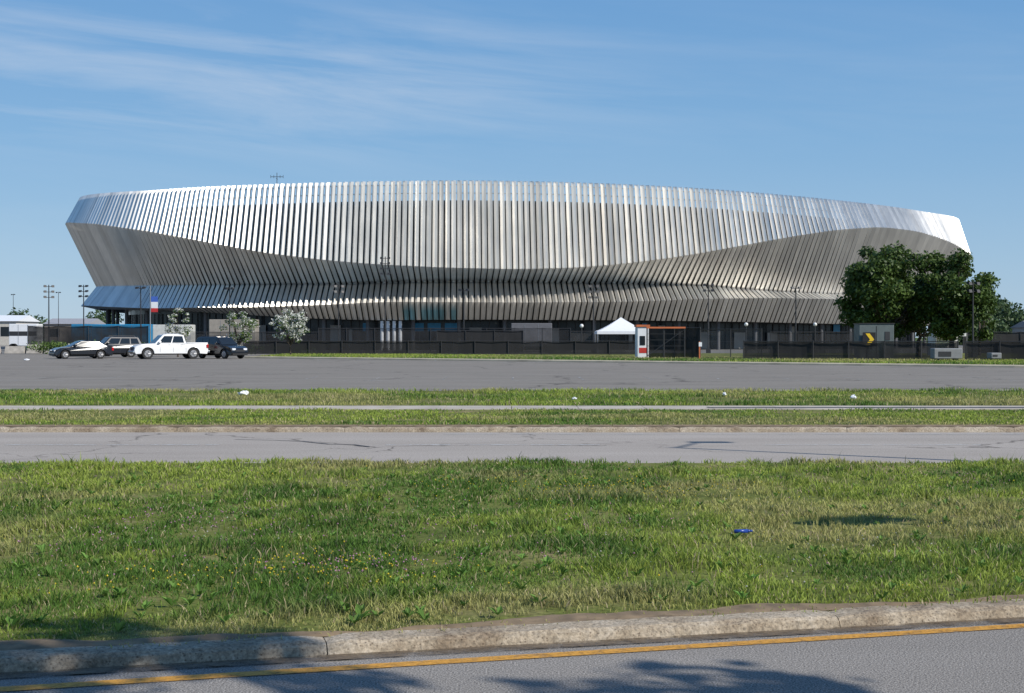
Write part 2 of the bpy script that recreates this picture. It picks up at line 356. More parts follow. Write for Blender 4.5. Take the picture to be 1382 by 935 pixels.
blades('grass',np.c_[xx,yy],np.full(N,.1),rng.uniform(.06,.18,N),rng.uniform(.03,.06,N),grasscols(xx*.2,yy*.2,N),m_grass)
# bare soil strip behind the far kerb
mk('verge_soil',[(-100,26.6,.096),(100,26.6,.096),(100,27.0,.108),(-100,27.0,.108)],[(0,1,2,3)],m_soil)
def flowers(name,cl,col,N,sz,hz=(.03,.075)):
    P=[]
    for (px,py,sx,sy,k) in cl:
        D=(CH-.1)*F/(py-HZ); X0=gx(px,D)
        P.append(np.c_[rng.normal(X0,sx,k),rng.normal(D,sy,k)])
    y=rng.uniform(9,19,N); P.append(np.c_[rng.uniform(-1,1,N)*(y*.36+1),y])
    P=np.concatenate(P); P=P[P[:,1]>kline(P[:,0])+.3]; n=len(P); z=.07+.03*sn(P[:,0],P[:,1],5,1.1)+rng.uniform(hz[0],hz[1],n)
    s=sz*rng.uniform(.6,1.4,n)
    d=np.array([[1,0,0],[-1,0,0],[0,1,0],[0,-1,0],[0,0,1],[0,0,-.8]])
    V=(np.c_[P,z][:,None,:]+d[None]*s[:,None,None]).reshape(-1,3)
    tri=np.array([[0,2,4],[2,1,4],[1,3,4],[3,0,4],[2,0,5],[1,2,5],[3,1,5],[0,3,5]])
    L=(np.arange(n)[:,None,None]*6+tri[None]).ravel(); T=n*8
    C=np.repeat((np.array(col)*rng.uniform(.7,1.2,(n,1)))[:,None,:],6,1).reshape(-1,3)
    fastmesh(name,V,L,np.arange(T)*3,np.full(T,3),m_grass,C)
flowers('yellow_wildflower',[(430,762,.5,.35,120),(830,662,.9,.6,160),(370,775,.9,.3,80),(750,655,1,.5,80)],(.65,.52,.04),110,.007)
flowers('purple_clover',[(290,700,.7,.7,130),(480,762,.35,.25,110),(620,720,1.2,.9,80),(180,730,.5,.6,40),(1330,650,1,.6,50)],(.44,.24,.33),160,.007)
flowers('white_clover',[(1100,740,1.2,.6,60),(250,715,.8,.6,60)],(.5,.5,.42),160,.006)
def weeds():
    V=[];C=[];n=0
    for i in range(420):
        y=7.6*math.exp(random.random()*math.log(2.4)); x=random.uniform(-1,1)*(y*.36+1.2)
        if y<kline(x)+.35: continue
        z=.07+.03*float(sn(np.array(x),np.array(y),5,1.1)); g=random.uniform(.7,1.3)
        for k in range(random.randint(5,9)):
            a=random.uniform(0,6.28); l=random.uniform(.03,.07); wd=l*.28; up=random.uniform(.2,.9)*l+.02
            dx,dy=math.cos(a),math.sin(a)
            V+=[(x,y,z+.01),(x+dx*l*.5-dy*wd,y+dy*l*.5+dx*wd,z+up*.8),(x+dx*l,y+dy*l,z+up),(x+dx*l*.5+dy*wd,y+dy*l*.5-dx*wd,z+up*.8)]
            C+=[(.13*g,.24*g,.045*g)]*4; n+=1
    fastmesh('broadleaf_weeds',V,np.arange(n*4),np.arange(n)*4,np.full(n,4),m_grass,np.array(C))
weeds()
# ------------------------------------------------------------ arena
C0=(4.2,239.0); A=73.0; Bb=48.0; PH=math.radians(15)
cu,su=math.cos(PH),math.sin(PH)
def ell(th,off=0.0):
    ex=A*np.cos(th); ey=Bb*np.sin(th); nx=Bb*np.cos(th); ny=A*np.sin(th); l=np.hypot(nx,ny); nx/=l; ny/=l
    ex=ex+nx*off; ey=ey+ny*off
    return C0[0]+ex*cu-ey*su, C0[1]+ex*su+ey*cu, nx*cu-ny*su, nx*su+ny*cu
thf=np.linspace(-math.pi,math.radians(-22.5),2000); fx,fy,_,_=ell(thf); fpx=CX+F*fx/fy
def table(pts,off):
    xs,ys,_,_=ell(thf,off); px=CX+F*xs/ys; out=[]
    for p,yv in pts:
        i=int(np.argmin(abs(px-p))); out.append((thf[i],CH+(HZ-yv)/F*ys[i]))
    out.sort(); return np.array(out)
T={}
T['top']=table([(110,265),(200,257),(350,249),(500,244.5),(620,243),(750,245),(850,248.5),(950,254),(1050,262),(1150,272),(1250,286),(1302,297)],-2.0)
T['c1']=table([(90,300),(130,302),(200,312),(270,325),(350,340),(430,350),(500,356),(600,361),(700,363),(780,361),(850,355),(920,346),(1000,332),(1070,319),(1130,310),(1190,306),(1240,312),(1280,325),(1311,347)],0)
T['w']=table([(115,387),(200,385),(300,384),(450,383),(560,380),(700,380),(850,382),(950,385),(1050,393),(1150,398),(1280,400)],-4)
T['c2']=table([(112,412),(200,416),(350,414),(440,411),(520,407),(700,408),(850,407),(950,403),(1050,402),(1150,404),(1280,406)],-2)
T['b']=table([(112,416),(250,420),(300,423),(400,429),(500,432),(650,431),(850,432),(1000,434),(1140,437),(1280,439)],-3.4)
OFF={'top':-2.0,'c1':0.0,'w':-4.4,'c2':-2.2,'b':-4.2}
def zz(key,th):
    t=(th+math.pi)%(2*math.pi)-math.pi; t=-abs(t)
    tt=T[key]; ks=[-1,-.5,0,.5,1]
    return float(np.mean([np.interp(t+math.radians(k*2),tt[:,0],tt[:,1]) for k in ks]))
ths=np.linspace(-math.pi,math.pi,7201); ex,ey,_,_=ell(ths); s=np.concatenate([[0],np.cumsum(np.hypot(np.diff(ex),np.diff(ey)))]); PER=s[-1]
NF=480; pitch=PER/NF
fth=np.interp((np.arange(NF)+.5)*pitch,s,ths)
arena=empty('arena_building')
def facmat(name,base,metal,rough):
    m,nt,bb=newmat(name); a=nt.nodes.new('ShaderNodeAttribute'); a.attribute_name='Col'
    tc=nt.nodes.new('ShaderNodeTexCoord'); mp=nt.nodes.new('ShaderNodeMapping'); mp.inputs['Scale'].default_value=(1,1,.25); nt.links.new(tc.outputs['Object'],mp.inputs[0])
    n=noise(nt,mp.outputs[0],.6,6,.65); r=ramp(nt,[(.3,(.85,)*3),(.7,(1.05,)*3)]); nt.links.new(n.outputs['Fac'],r.inputs[0])
    c=mixc(nt,a.outputs['Color'],r.outputs[0],1.0,'MULTIPLY'); c=mixc(nt,c,base,1.0,'MULTIPLY')
    nt.links.new(c,bb.inputs['Base Color']); bb.inputs['Metallic'].default_value=metal
    rr=nt.nodes.new('ShaderNodeMapRange'); rr.inputs['To Min'].default_value=rough-.06; rr.inputs['To Max'].default_value=rough+.08; nt.links.new(n.outputs['Fac'],rr.inputs['Value']); nt.links.new(rr.outputs[0],bb.inputs['Roughness'])
    return m
m_fac=facmat('anodised_aluminium',(.90,.86,.79),.82,.37)
V=[];L=[];ST=[];TO=[];CL=[]
DEP={'top':.40,'c1':.42,'w':.30,'c2':.36,'b':.30}
WD={'top':.40,'c1':.41,'w':.34,'c2':.41,'b':.36}
def lerp(a,b,t): return a+(b-a)*t
for th in fth:
    z={k:zz(k,th) for k in T}
    path=[]
    seq=[('top','c1',3),('c1','w',3),('w','c2',2),('c2','b',2)]
    for a,bk,k in seq:
        for i in range(k): path.append((lerp(OFF[a],OFF[bk],i/k),lerp(z[a],z[bk],i/k),lerp(DEP[a],DEP[bk],i/k),lerp(WD[a],WD[bk],i/k)))
    path.append((OFF['b'],z['b'],DEP['b'],WD['b']))
    base=len(V); g=random.uniform(.82,1.06); hw=pitch*random.uniform(.95,1.05); jt=random.uniform(-.03,.03)
    p0=ell(th,-2.5); fpx_=CX+F*p0[0]/p0[1]; teal_reflection=(th<0 and 542<fpx_<618 and random.random()<.8)
    for ip,(o,zv,dp,wf) in enumerate(path):
        px,py,nx,ny=ell(th,o); tx,ty=-ny,nx
        hw2=hw*wf*(1-.3*abs(o)/48)
        V.append((px-tx*hw2-nx*dp,py-ty*hw2-ny*dp,zv)); V.append((px+tx*jt,py+ty*jt,zv)); V.append((px+tx*hw2-nx*dp,py+ty*hw2-ny*dp,zv))
        cc=(.28*g,.55*g,.68*g) if teal_reflection and ip>=len(path)-2 else (g,g,g)  # teal reflection painted into the colour of the lowest fin band
        CL+= [cc]*3
    for i in range(len(path)-1):
        q=base+i*3
        for a0 in (0,1):
            ST.append(len(L)); TO.append(4); L+=[q+a0,q+a0+1,q+a0+4,q+a0+3]
fastmesh('facade_fins',V,L,ST,TO,m_fac,np.array(CL),arena)
m_back=pmat('dark_backing_panel',(.022,.021,.020),.6,.3)
def ring(name,keys,mat,nseg=240):
    vs=[];fs=[]; k=len(keys)
    for i in range(nseg):
        th=-math.pi+2*math.pi*i/nseg
        for (zf,o) in keys:
            zc=zf(th) if callable(zf) else zf
            p=ell(th,o); vs.append((p[0],p[1],zc))
    for i in range(nseg):
        j=(i+1)%nseg
        for q in range(k-1): fs.append((i*k+q,j*k+q,j*k+q+1,i*k+q+1))
    return mk(name,vs,fs,mat,arena)
ring('backing_wall',[(lambda t:zz('top',t)-2.5,-3.0),(lambda t:zz('c1',t),-1.1),(lambda t:zz('w',t),-5.1),(lambda t:zz('c2',t),-3.0),(lambda t:zz('b',t),-4.9),(lambda t:zz('b',t)-.05,-9.0)],m_back)
m_roof=pmat('roof_membrane',(.3,.3,.3),.8)
vs=[];N2=120
for i in range(N2):
    p=ell(2*math.pi*i/N2,-3.05); vs.append((p[0],p[1],17.4))
mk('roof',vs,[tuple(range(N2))],m_roof,arena)
bb=B()
for key,o,dz in (('top',-2.8,-.5),('top',-2.65,-1.6)):
    prev=None
    for i in range(181):
        th=-math.pi+2*math.pi*i/180; p=ell(th,o); q=(p[0],p[1],zz(key,th)+dz)
        if prev: bb.tube(prev,q,.07,n=4,cap=False)
        prev=q
bb.done('ring_beam',M['steel'],arena)
m_glass=pmat('dark_glass',(.012,.016,.02),.2,0,spec=.45,var=.3,scale=.2)
ring('glass_wall',[(6.0,-9.0),(0.0,-9.0)],m_glass)
m_mull=pmat('dark_mullion',(.05,.05,.052),.5,.3)
bb=B(); nm=300
mth=np.interp((np.arange(nm))*PER/nm,s,ths)
for i,th in enumerate(mth):
    p=ell(th,-8.93); bb.tube((p[0],p[1],0),(p[0],p[1],5),.05 if i%4 else .1,n=4,cap=False)
for zc in (1.1,2.6):
    prev=None
    for th in np.append(mth,mth[0]):
        p=ell(th,-8.92); q=(p[0],p[1],zc)
        if prev: bb.tube(prev,q,.05,n=4,cap=False)
        prev=q
bb.done('mullions',m_mull,arena)
bb=B()
for i in range(60):
    th=np.interp((i+.3)*PER/60,s,ths); p=ell(th,-6.0); bb.tube((p[0],p[1],0),(p[0],p[1],zz('b',th)),.26,n=12)
bb.done('columns',pmat('painted_column',(.11,.11,.115),.6),arena)
def panel(bb,px0,px1,z0,z1,o=-8.75):
    th0=thf[np.argmin(abs(fpx-px0))]; th1=thf[np.argmin(abs(fpx-px1))]
    a=ell(th0,o); c=ell(th1,o); bb.add([(a[0],a[1],z0),(c[0],c[1],z0),(c[0],c[1],z1),(a[0],a[1],z1)],[(0,1,2,3)])
m_blue=pmat('blue_banner_vinyl',(.02,.22,.42),.35)
bb=B()
for px0,px1 in ((470,480),(548,566),(572,592),(598,622),(900,908),(1190,1200)): panel(bb,px0,px1,2.5,3.6)
bb.done('blue_panels',m_blue,arena)
bb=B(); R=random.Random(5)
for px0 in (262,300,420,448,636,668,716,760,880,925,985,1040,1090,1125):
    panel(bb,px0,px0+R.uniform(6,20),0.1,R.uniform(2.2,3.4),-8.7)
bb.done('service_wall_panels',pmat('pale_wall_panel',(.30,.29,.27),.7,var=.4,scale=.3),arena)
bb=B()
for px in (507,516,525,534):
    th=thf[np.argmin(abs(fpx-px))]; a=ell(th,-4.9); bb.tube((a[0],a[1],0),(a[0],a[1],zz('b',th)-.1),.22,n=10)
bb.done('entrance_columns',M['white'],arena)
an=empty('roof_antenna',(gx(374,214),214,17.4)); bb=B()
zt_=gz(233,214)-17.4
bb.tube((0,0,0),(0,0,zt_),.07,.04); bb.tube((-.9,0,zt_-.6),(.9,0,zt_-.6),.04); bb.tube((0,-.5,zt_-.9),(0,.5,zt_-.9),.04)
for xo in (-.9,-.45,.45,.9): bb.tube((xo,0,zt_-.8),(xo,0,zt_-.35),.03)
bb.done('mast',M['darkpole'],an)
# ------------------------------------------------------------ trees
m_leaf=attrmat('tree_leaf',.5,.25,.3); m_bark=pmat('bark',(.07,.055,.042),.9,var=.3,scale=4,bump=.5)
def leafcloud(name,clumps,per,size,c0,c1,parent,white=0.0,ccen=None,seed=1,up=.3,flat=.75):
    r=np.random.default_rng(seed); P=[];C=[];Nn=[]
    for (cx,cy,cz,cr) in clumps:
        k=max(8,int(per*(cr)**2)); d=r.normal(size=(k,3)); d/=np.linalg.norm(d,axis=1)[:,None]
        rad=cr*(r.random(k)**.45)[:,None]*(1+.18*np.sin(d[:,0:1]*7+cx)*np.sin(d[:,1:2]*6+cz))
        q=np.array([cx,cy,cz])+d*rad*np.array([1,1,flat]); P.append(q)
        t=np.clip(r.normal(.45,.22,(k,1))+r.uniform(-.22,.22),0,1); cc=np.array(c0)*(1-t)+np.array(c1)*t
        if white:
            wm=(r.random(k)<white*(.6+.6*(d[:,2]>-.2))); cc[wm]=np.array([.72,.72,.66])*r.uniform(.75,1.05,(wm.sum(),1))
        C.append(cc)
        nn=d*.7+r.normal(size=(k,3))*.7+np.array([0,0,up]); Nn.append(nn/np.linalg.norm(nn,axis=1)[:,None])
    P=np.concatenate(P);C=np.concatenate(C);Nn=np.concatenate(Nn);n=len(P)
    a=np.cross(Nn,r.normal(size=(n,3))); a/=np.linalg.norm(a,axis=1)[:,None]; b_=np.cross(Nn,a)
    s_=size*r.uniform(.6,1.35,(n,1))
    V=np.stack([P-a*s_,P-b_*s_*.55,P+a*s_,P+b_*s_*.55],1).reshape(-1,3)
    fastmesh(name,V,np.arange(n*4),np.arange(n)*4,np.full(n,4),m_leaf,np.repeat(C,4,0),parent)
def tree(name,X,Y,h,r,seed,trunk_h,tr,per=230,size=.16,c0=(.03,.06,.012),c1=(.12,.185,.04),white=0,nc=46,sx=1.0,flat=.75,z0=0.0,low=.85):
    R=random.Random(seed); t=empty(name,(X,Y,z0)); bb=B(); cl=[]
    pts=[(0,0,-.1)]; k=5
    for i in range(1,k+1): pts.append((R.uniform(-.12,.12)*i*tr*1.5,R.uniform(-.12,.12)*i*tr*1.5,trunk_h*i/k))
    for i in range(k): bb.tube(pts[i],pts[i+1],tr*(1.25 if i==0 else 1-.08*i),tr*(1-.08*(i+1)),n=10)
    cz=(h+trunk_h*low)/2; hz=(h-trunk_h*low)/2
    for i in range(nc):
        for _ in range(30):
            x,y,z=R.uniform(-1,1),R.uniform(-1,1),R.uniform(-1,1)
            q=x*x+y*y+z*z
            if .25<q<1: break
        wd=1.0 if z>-.3 else .92
        cr=r*R.uniform(.14,.27)
        cx,cy,cc=x*r*sx*.9*wd,y*r*.82*wd,cz+z*(hz-cr*flat*.8)
        cl.append((cx,cy,cc,cr))
        if i%2==0:
            s0=Vector(pts[-1 if i%4 else -2]); e=Vector((cx,cy,cc)); mid=s0.lerp(e,.5)+Vector((0,0,-.12*r*.5+R.uniform(-.1,.2)))
            bb.tube(s0,mid,tr*.42,tr*.25,n=6,cap=False); bb.tube(mid,e,tr*.25,tr*.06,n=5,cap=False)
            for _ in range(2):
                e2=e+Vector((R.uniform(-1,1),R.uniform(-1,1),R.uniform(-.4,1)))*cr*.9; bb.tube(mid.lerp(e,.6),e2,tr*.12,tr*.03,n=4,cap=False)
    bb.done('trunk',m_bark,t,smooth=True)
    leafcloud('crown',cl,per,size,c0,c1,t,white,seed=seed,flat=flat)
    return t
tree('oak_tree',gx(1200,124),124,gz(326,124),5.2,3,2.6,.30,nc=80,sx=.86,per=330,low=.5)
tree('oak_tree',gx(1284,122),122,gz(332,122),4.4,5,2.4,.26,nc=70,sx=.80,per=330,low=.5)
tree('oak_tree',gx(1240,127),127,gz(352,127),3.6,8,2.2,.2,nc=34,per=300,low=.5)
tree('oak_tree',gx(1322,130),130,gz(385,130),2.2,18,2.0,.15,nc=30,per=300,low=.5)
for i,(px,top,rr) in enumerate(((240,414,1.3),(322,414,1.65),(392,414,1.85))):
    tree('flowering_dogwood_tree',gx(px,128),128,gz(top,128),rr,20+i,1.2,.08,nc=44,per=450,size=.085,white=(.55,.30,.68)[i],c0=(.05,.10,.02),c1=(.15,.22,.05))
cl=[];R=random.Random(4)
for i in range(150):
    px=R.uniform(-260,150); D=R.uniform(380,430); hh=R.uniform(4,9.5)*(.75+.25*math.sin(px*.05)); cl.append((gx(px,D),D,hh-1.5,R.uniform(2.2,3.6)))
    cl.append((gx(px,D)+R.uniform(-2,2),D,2.2,3.4))
for i in range(120):
    px=R.uniform(1290,1700); D=R.uniform(300,360); hh=R.uniform(4,10); cl.append((gx(px,D),D,hh-1.5,R.uniform(2.2,3.6))); cl.append((gx(px,D)+R.uniform(-2,2),D,2.2,3.4))
leafcloud('distant_tree_line',cl,26,.45,(.04,.075,.03),(.10,.15,.06),None,seed=9)
cl=[(gx(px,150)+R.uniform(-.3,.3),150+R.uniform(-.4,.4),R.uniform(.5,.9),R.uniform(.6,.9)) for px in range(48,192,4)]
leafcloud('hedge',cl,150,.12,(.06,.11,.02),(.16,.24,.06),None,seed=12)
cl=[(gx(px,146)+R.uniform(-.3,.3),146,R.uniform(.4,.7),R.uniform(.5,.7)) for px in range(225,420,8)]
leafcloud('hedge',cl,120,.12,(.05,.09,.02),(.12,.18,.04),None,seed=13)
tree('street_tree',7.4,1.0,10.0,2.3,31,5.0,.2,nc=40,per=420,size=.12)
tree('street_tree',4.8,1.1,8.6,1.9,33,4.6,.2,nc=34,per=420,size=.12)
# ------------------------------------------------------------ lamps
def lamp(px,D,ytop,heads=2,name='street_lamp',r=.07):
    h=gz(ytop,D); e=empty(name,(gx(px,D),D,0),random.uniform(-.5,.5)); bb=B()
    bb.box(-.25,.25,-.25,.25,0,.5); bb.tube((0,0,.5),(0,0,h-.1),r*1.2,r*.75,n=8)
    for kz in range(heads-1): bb.tube((-.48,0,h-.3-kz*.6),(.48,0,h-.3-kz*.6),.03,n=6)
    bb.done('pole',M['darkpole'],e)
    bb=B()
    for sx in (-.42,.42):
        for kz in range(heads-1):
            z=h-.25-kz*.6
            bb.add([(sx-.15,-.22,z-.14),(sx+.15,-.22,z-.14),(sx+.15,.15,z-.02),(sx-.15,.15,z-.02),(sx-.15,-.16,z+.10),(sx+.15,-.16,z+.10),(sx+.11,.12,z+.12),(sx-.11,.12,z+.12)],[(0,3,2,1),(4,5,6,7),(0,1,5,4),(1,2,6,5),(2,3,7,6),(3,0,4,7)])
    bb.done('floodlight_heads',M['darkpole'],e)
for px,D,yt,hd in ((66,165,383,4),(113,175,383,4),(190,160,385,2),(310,165,386,2),(457,165,383,3),(520,170,345,5),(626,165,388,2),(801,160,383,4),(956,158,381,3),(1074,150,385,2),(1313,118,378,3),(79,330,393,2),(18,360,396,2)):
    lamp(px,D,yt,hd)
for px,D,yt in ((785,150,439),(1007,150,437),(1100,150,437)):
    e=empty('globe_lamp',(gx(px,D),D,0)); h=gz(yt,D); bb=B(); bb.tube((0,0,0),(0,0,h-.2),.06,n=6); bb.done('post',M['darkpole'],e)
    bb=B(); bb.sphere((0,0,h-.05),.2); bb.done('globe',M['globe'],e,smooth=True)
D=158; e=empty('banner_pole',(gx(203,D),D,0)); bb=B(); bb.tube((0,0,0),(0,0,gz(385,D)),.07,.05,n=8); bb.done('pole',M['steel'],e)
zt0=gz(400,D); zt1=gz(421,D)
for nm,a,c,mt in (('banner_top',0,.35,pmat('banner_blue',(.05,.12,.45),.6)),('banner_mid',.35,.75,M['white']),('banner_low',.75,1,pmat('banner_red',(.5,.03,.03),.6))):
    bb=B(); bb.box(.08,.80,-.02,.02,lerp(zt0,zt1,c),lerp(zt0,zt1,a)); bb.done(nm,mt,e)
# ------------------------------------------------------------ fences
m_mesh=meshmat('black_chainlink_mesh',(.02,.02,.022),.50); m_link=meshmat('chainlink',(.12,.12,.12),.22); m_screen=meshmat('black_windscreen',(.012,.012,.013),.96)
def fence(name,x0,y0,x1,y1,h,mat,step=3.0,z0=0.0,post=M['darkpole'],r=.04,gap=.05):
    e=empty(name,(x0,y0,z0)); L_=math.hypot(x1-x0,y1-y0); e.rotation_euler=(0,0,math.atan2(y1-y0,x1-x0)); bb=B(); n=max(1,int(round(L_/step)))
    for i in range(n+1): bb.tube((L_*i/n,0,0),(L_*i/n,0,h+.06),r,n=6)
    bb.tube((0,0,h),(L_,0,h),r*.8,n=6); bb.tube((0,0,.1),(L_,0,.1),r*.6,n=6)
    bb.done('posts',post,e)
    vs=[];fs=[]
    for i in range(n):
        k=6; sag=random.uniform(0,.1)
        for j in range(k+1):
            xx=L_*(i+j/k)/n; yy=.05+.05*math.sin(j/k*math.pi)*random.uniform(.5,1.2)
            hz=h-random.uniform(0,.04)-sag*math.sin(j/k*math.pi)
            vs+=[(xx,yy,gap),(xx,yy+.02,hz)]
        b0=len(vs)-2*(k+1)
        for j in range(k): fs.append((b0+2*j,b0+2*j+2,b0+2*j+3,b0+2*j+1))
    mk('mesh_fabric',vs,fs,mat,e)
    return e
fence('black_screen_fence',gx(327,136),136.5,gx(868,134),134,1.25,m_screen,z0=.1)
fence('mesh_fence',gx(430,160),160,gx(770,160),160,gz(443,160),m_mesh)
fence('mesh_fence',gx(590,159),158.5,gx(706,159),158.5,gz(446,159),m_screen)
fence('mesh_fence',gx(770,158),158,gx(862,158),158,gz(447,158),m_link)
fence('mesh_fence',gx(240,158),158,gx(430,160),160,gz(448,158),m_mesh)
fence('black_screen_fence',gx(38,156),156,gx(200,156),156,gz(440,156),m_screen)
fence('mesh_fence',gx(876,112),112,gx(945,110),110,gz(444,110),m_screen,step=2.2,z0=.1)
fence('chainlink_fence',gx(945,110),110,gx(1028,108),108,gz(446,108),m_link,z0=.1)
fence('black_screen_fence',gx(1000,108),106.8,gx(1290,103),102.5,1.3,m_screen,step=2.4,z0=.1)
fence('black_screen_fence',gx(1300,103),102.5,gx(1382,100)+14,97,1.3,m_screen,step=2.4,z0=.1)
fence('mesh_fence',gx(1040,150),150,gx(1150,150),150,gz(448,150),m_mesh)
fence('mesh_fence',gx(1300,150),150,gx(1382,150)+20,150,gz(448,150),m_screen)
e=empty('concrete_barrier',(0,0,0)); bb=B(); x=gx(-60,160)
while x<gx(90,160):
    w_=random.uniform(1.5,2.2); hh=random.uniform(.75,1.0); bb.add([(x,157.6,0),(x+w_,157.6,0),(x+w_,158.4,0),(x,158.4,0),(x+.06,157.85,hh),(x+w_-.06,157.85,hh),(x+w_-.06,158.15,hh),(x+.06,158.15,hh)],[(0,3,2,1),(4,5,6,7),(0,1,5,4),(1,2,6,5),(2,3,7,6),(3,0,4,7)]); x+=w_+random.uniform(.1,.6)
o=bb.done('blocks',M['concrete'],e,bev=.04); e.location=(0,-4,0)
# ------------------------------------------------------------ tents
def tent(X,Y,wd,ze,zp,name='white_canopy_tent'):
    e=empty(name,(X,Y,0)); bb=B(); w2=wd/2
    k=6; vs=[];fs=[]
    rings=[]
    for i in range(k+1):
        t=i/k; rr=w2*(1-t); z=ze+(zp-ze)*(t**1.25); rings.append([(-rr,-rr,z),(rr,-rr,z),(rr,rr,z),(-rr,rr,z)])
    for rg in rings: vs+=rg
    for i in range(k):
        for j in range(4): fs.append((i*4+j,i*4+(j+1)%4,(i+1)*4+(j+1)%4,(i+1)*4+j))
    bb.add(vs,fs); bb.done('canopy',M['white'],e)
    bb=B()
    for a,c in (((-w2,-w2),(w2,-w2)),((w2,-w2),(w2,w2)),((w2,w2),(-w2,w2)),((-w2,w2),(-w2,-w2))):
        bb.add([(a[0],a[1],ze-.3),(c[0],c[1],ze-.3),(c[0],c[1],ze),(a[0],a[1],ze)],[(0,1,2,3)])
    bb.done('valance',M['white'],e)
    bb=B()
    for a in (-1,1):
        for c in (-1,1): bb.tube((a*w2*.98,c*w2*.98,0),(a*w2*.98,c*w2*.98,ze),.05,n=6)
    bb.done('legs',M['steel'],e)
    return e
D=156; tent(gx(838,D),D,5.3,gz(447,D),gz(428,D))
D=130; t_=tent(gx(1278,D),D,2.7,gz(449,D),gz(437,D)); bb=B(); bb.box(-1.3,1.3,1.28,1.32,0,2.2); bb.box(-1.31,-1.28,-1.2,1.2,0,2.2); bb.done('side_wall',M['white'],t_)
# ------------------------------------------------------------ trailers, booths, signs
m_or=pmat('orange_paint',(.5,.14,.05),.5); m_grn=pmat('grey_green_paint',(.10,.125,.125),.6); m_ysign=pmat('yellow_sign',(.75,.5,.02),.5); m_tyre=pmat('tyre_rubber',(.02,.02,.02),.8)
D=113; e=empty('ticket_booth',(gx(868,D),D,.1)); bb=B(); bb.box(-.45,.45,0,2,0,gz(441,D)-.1); bb.done('cabin',M['white'],e,bev=.05)
bb=B(); bb.box(-.52,.52,-.08,2.08,gz(441,D)-.1,gz(439,D)-.05); bb.done('roof_trim',m_or,e)
bb=B(); bb.box(-.25,.15,-.03,0.0,1.0,1.7); bb.done('window',m_glass,e); bb=B(); bb.box(-.3,.3,-.02,0,.4,.8); bb.done('red_notice',pmat('red',(.5,.04,.03),.5),e)
D=111; e=empty('orange_barrier_gate',(gx(895,D),D-.6,.1)); bb=B(); zt_=gz(441,D); bb.box(-1.3,1.6,-.05,.05,zt_-.22,zt_-.1); bb.done('top_board',m_or,e)
bb=B()
for xx in (-1.25,0,1.55): bb.tube((xx,.1,0),(xx,.1,zt_-.1),.05)
for q in range(4): bb.tube((-1.25,.1,.5+q*.45),(1.55,.1,.5+q*.45),.02,n=4)
bb.tube((-1.25,.1,.2),(1.55,.1,zt_-.3),.03,n=5)
bb.done('frame',M['darkpole'],e)
D=104.5; e=empty('orange_gate_sign',(gx(945,D),D,.1)); bb=B(); bb.box(-.09,.0,-.03,.03,0,1.3); bb.done('post',m_or,e); bb=B(); bb.box(-.1,.12,-.035,-.01,.95,1.25); bb.done('plate',M['white'],e)
D=106; e=empty('utility_cabinet',(gx(1183,D),D,.1)); bb=B(); bb.box(-1.25,1.25,0,1.6,0,gz(437,D)-.1); bb.done('cabinet_body',m_grn,e,bev=.04)
bb=B(); bb.box(-1.3,1.3,-.06,1.66,gz(437,D)-.09,gz(437,D)-.04); bb.box(-.02,.02,-.02,.0,.2,2.4); bb.box(.6,.95,-.03,0,1.4,2.0); bb.done('trim',m_mull,e)
e=empty('yellow_arrow_sign',(gx(1173,D),D-.15,.1)); bb=B(); bb.box(-.03,.03,0,.05,0,1.6); bb.done('post',M['steel'],e)
z=1.45; bb=B(); bb.add([(-.3,-.01,z+.42),(0,-.01,z+.42),(.32,-.01,z),(0,-.01,z-.42),(-.3,-.01,z-.42),(.02,-.01,z)],[(0,5,2,1),(5,4,3,2)]); bb.add([(-.5,0,z-.5),(.42,0,z-.5),(.42,0,z+.5),(-.5,0,z+.5)],[(0,1,2,3)])
o=bb.done('arrow_panel',[m_ysign,M['black']],e); o.data.polygons[2].material_index=1
m_lg=pmat('light_grey_paint',(.22,.225,.23),.6)
for px,wd,yt in ((1280,1.9,472),(1345,.7,478)):
    D=100; e=empty('portable_generator',(gx(px,D),D,.1)); bb=B(); bb.box(-wd/2,wd/2,0,1,.15,gz(yt,D)); bb.done('housing',m_lg,e,bev=.05)
    bb=B(); bb.box(-wd*.35,wd*.1,-.02,0,.3,gz(yt,D)*.75); bb.tube((-wd*.3,.1,0),(-wd*.3,.9,0),.14,n=8); bb.tube((wd*.3,.1,0),(wd*.3,.9,0),.14,n=8); bb.done('louvre_panel',M['darkpole'],e)
def box_trailer(name,px0,px1,D,y0,mat,stripe=None):
    x0=gx(px0,D);x1=gx(px1,D); L_=x1-x0; h=gz(y0,D); e=empty(name,(x0,D,0)); bb=B(); bb.box(0,L_,0,2.4,.6,h); bb.done('box_body',mat,e,bev=.06)
    bb=B()
    for xx in (L_*.12,L_*.2,L_*.82,L_*.9): bb.tube((xx,-.02,.45),(xx,2.42,.45),.45,n=14)
    bb.done('wheels',m_tyre,e)
    bb=B(); n=max(3,int(L_/1.2))
    for i in range(1,n): bb.box(L_*i/n-.02,L_*i/n+.02,-.02,0,.7,h-.1)
    bb.done('ribs',M['steel'],e)
    if stripe: bb=B(); bb.box(.05,L_-.05,-.012,0,h*.55,h*.72); bb.done('stripe',stripe,e)
box_trailer('box_trailer',12,50,190,437,M['white'],M['darkpole'])
box_trailer('blue_shipping_container',96,205,182,437.5,m_blue)
box_trailer('box_truck',206,258,176,438,pmat('offwhite',(.55,.55,.52),.5))
box_trailer('shipping_container',282,345,172,431,pmat('beige_panel',(.30,.27,.23),.6))
box_trailer('service_trailer',690,745,172,436,pmat('grey_panel',(.12,.12,.13),.6))
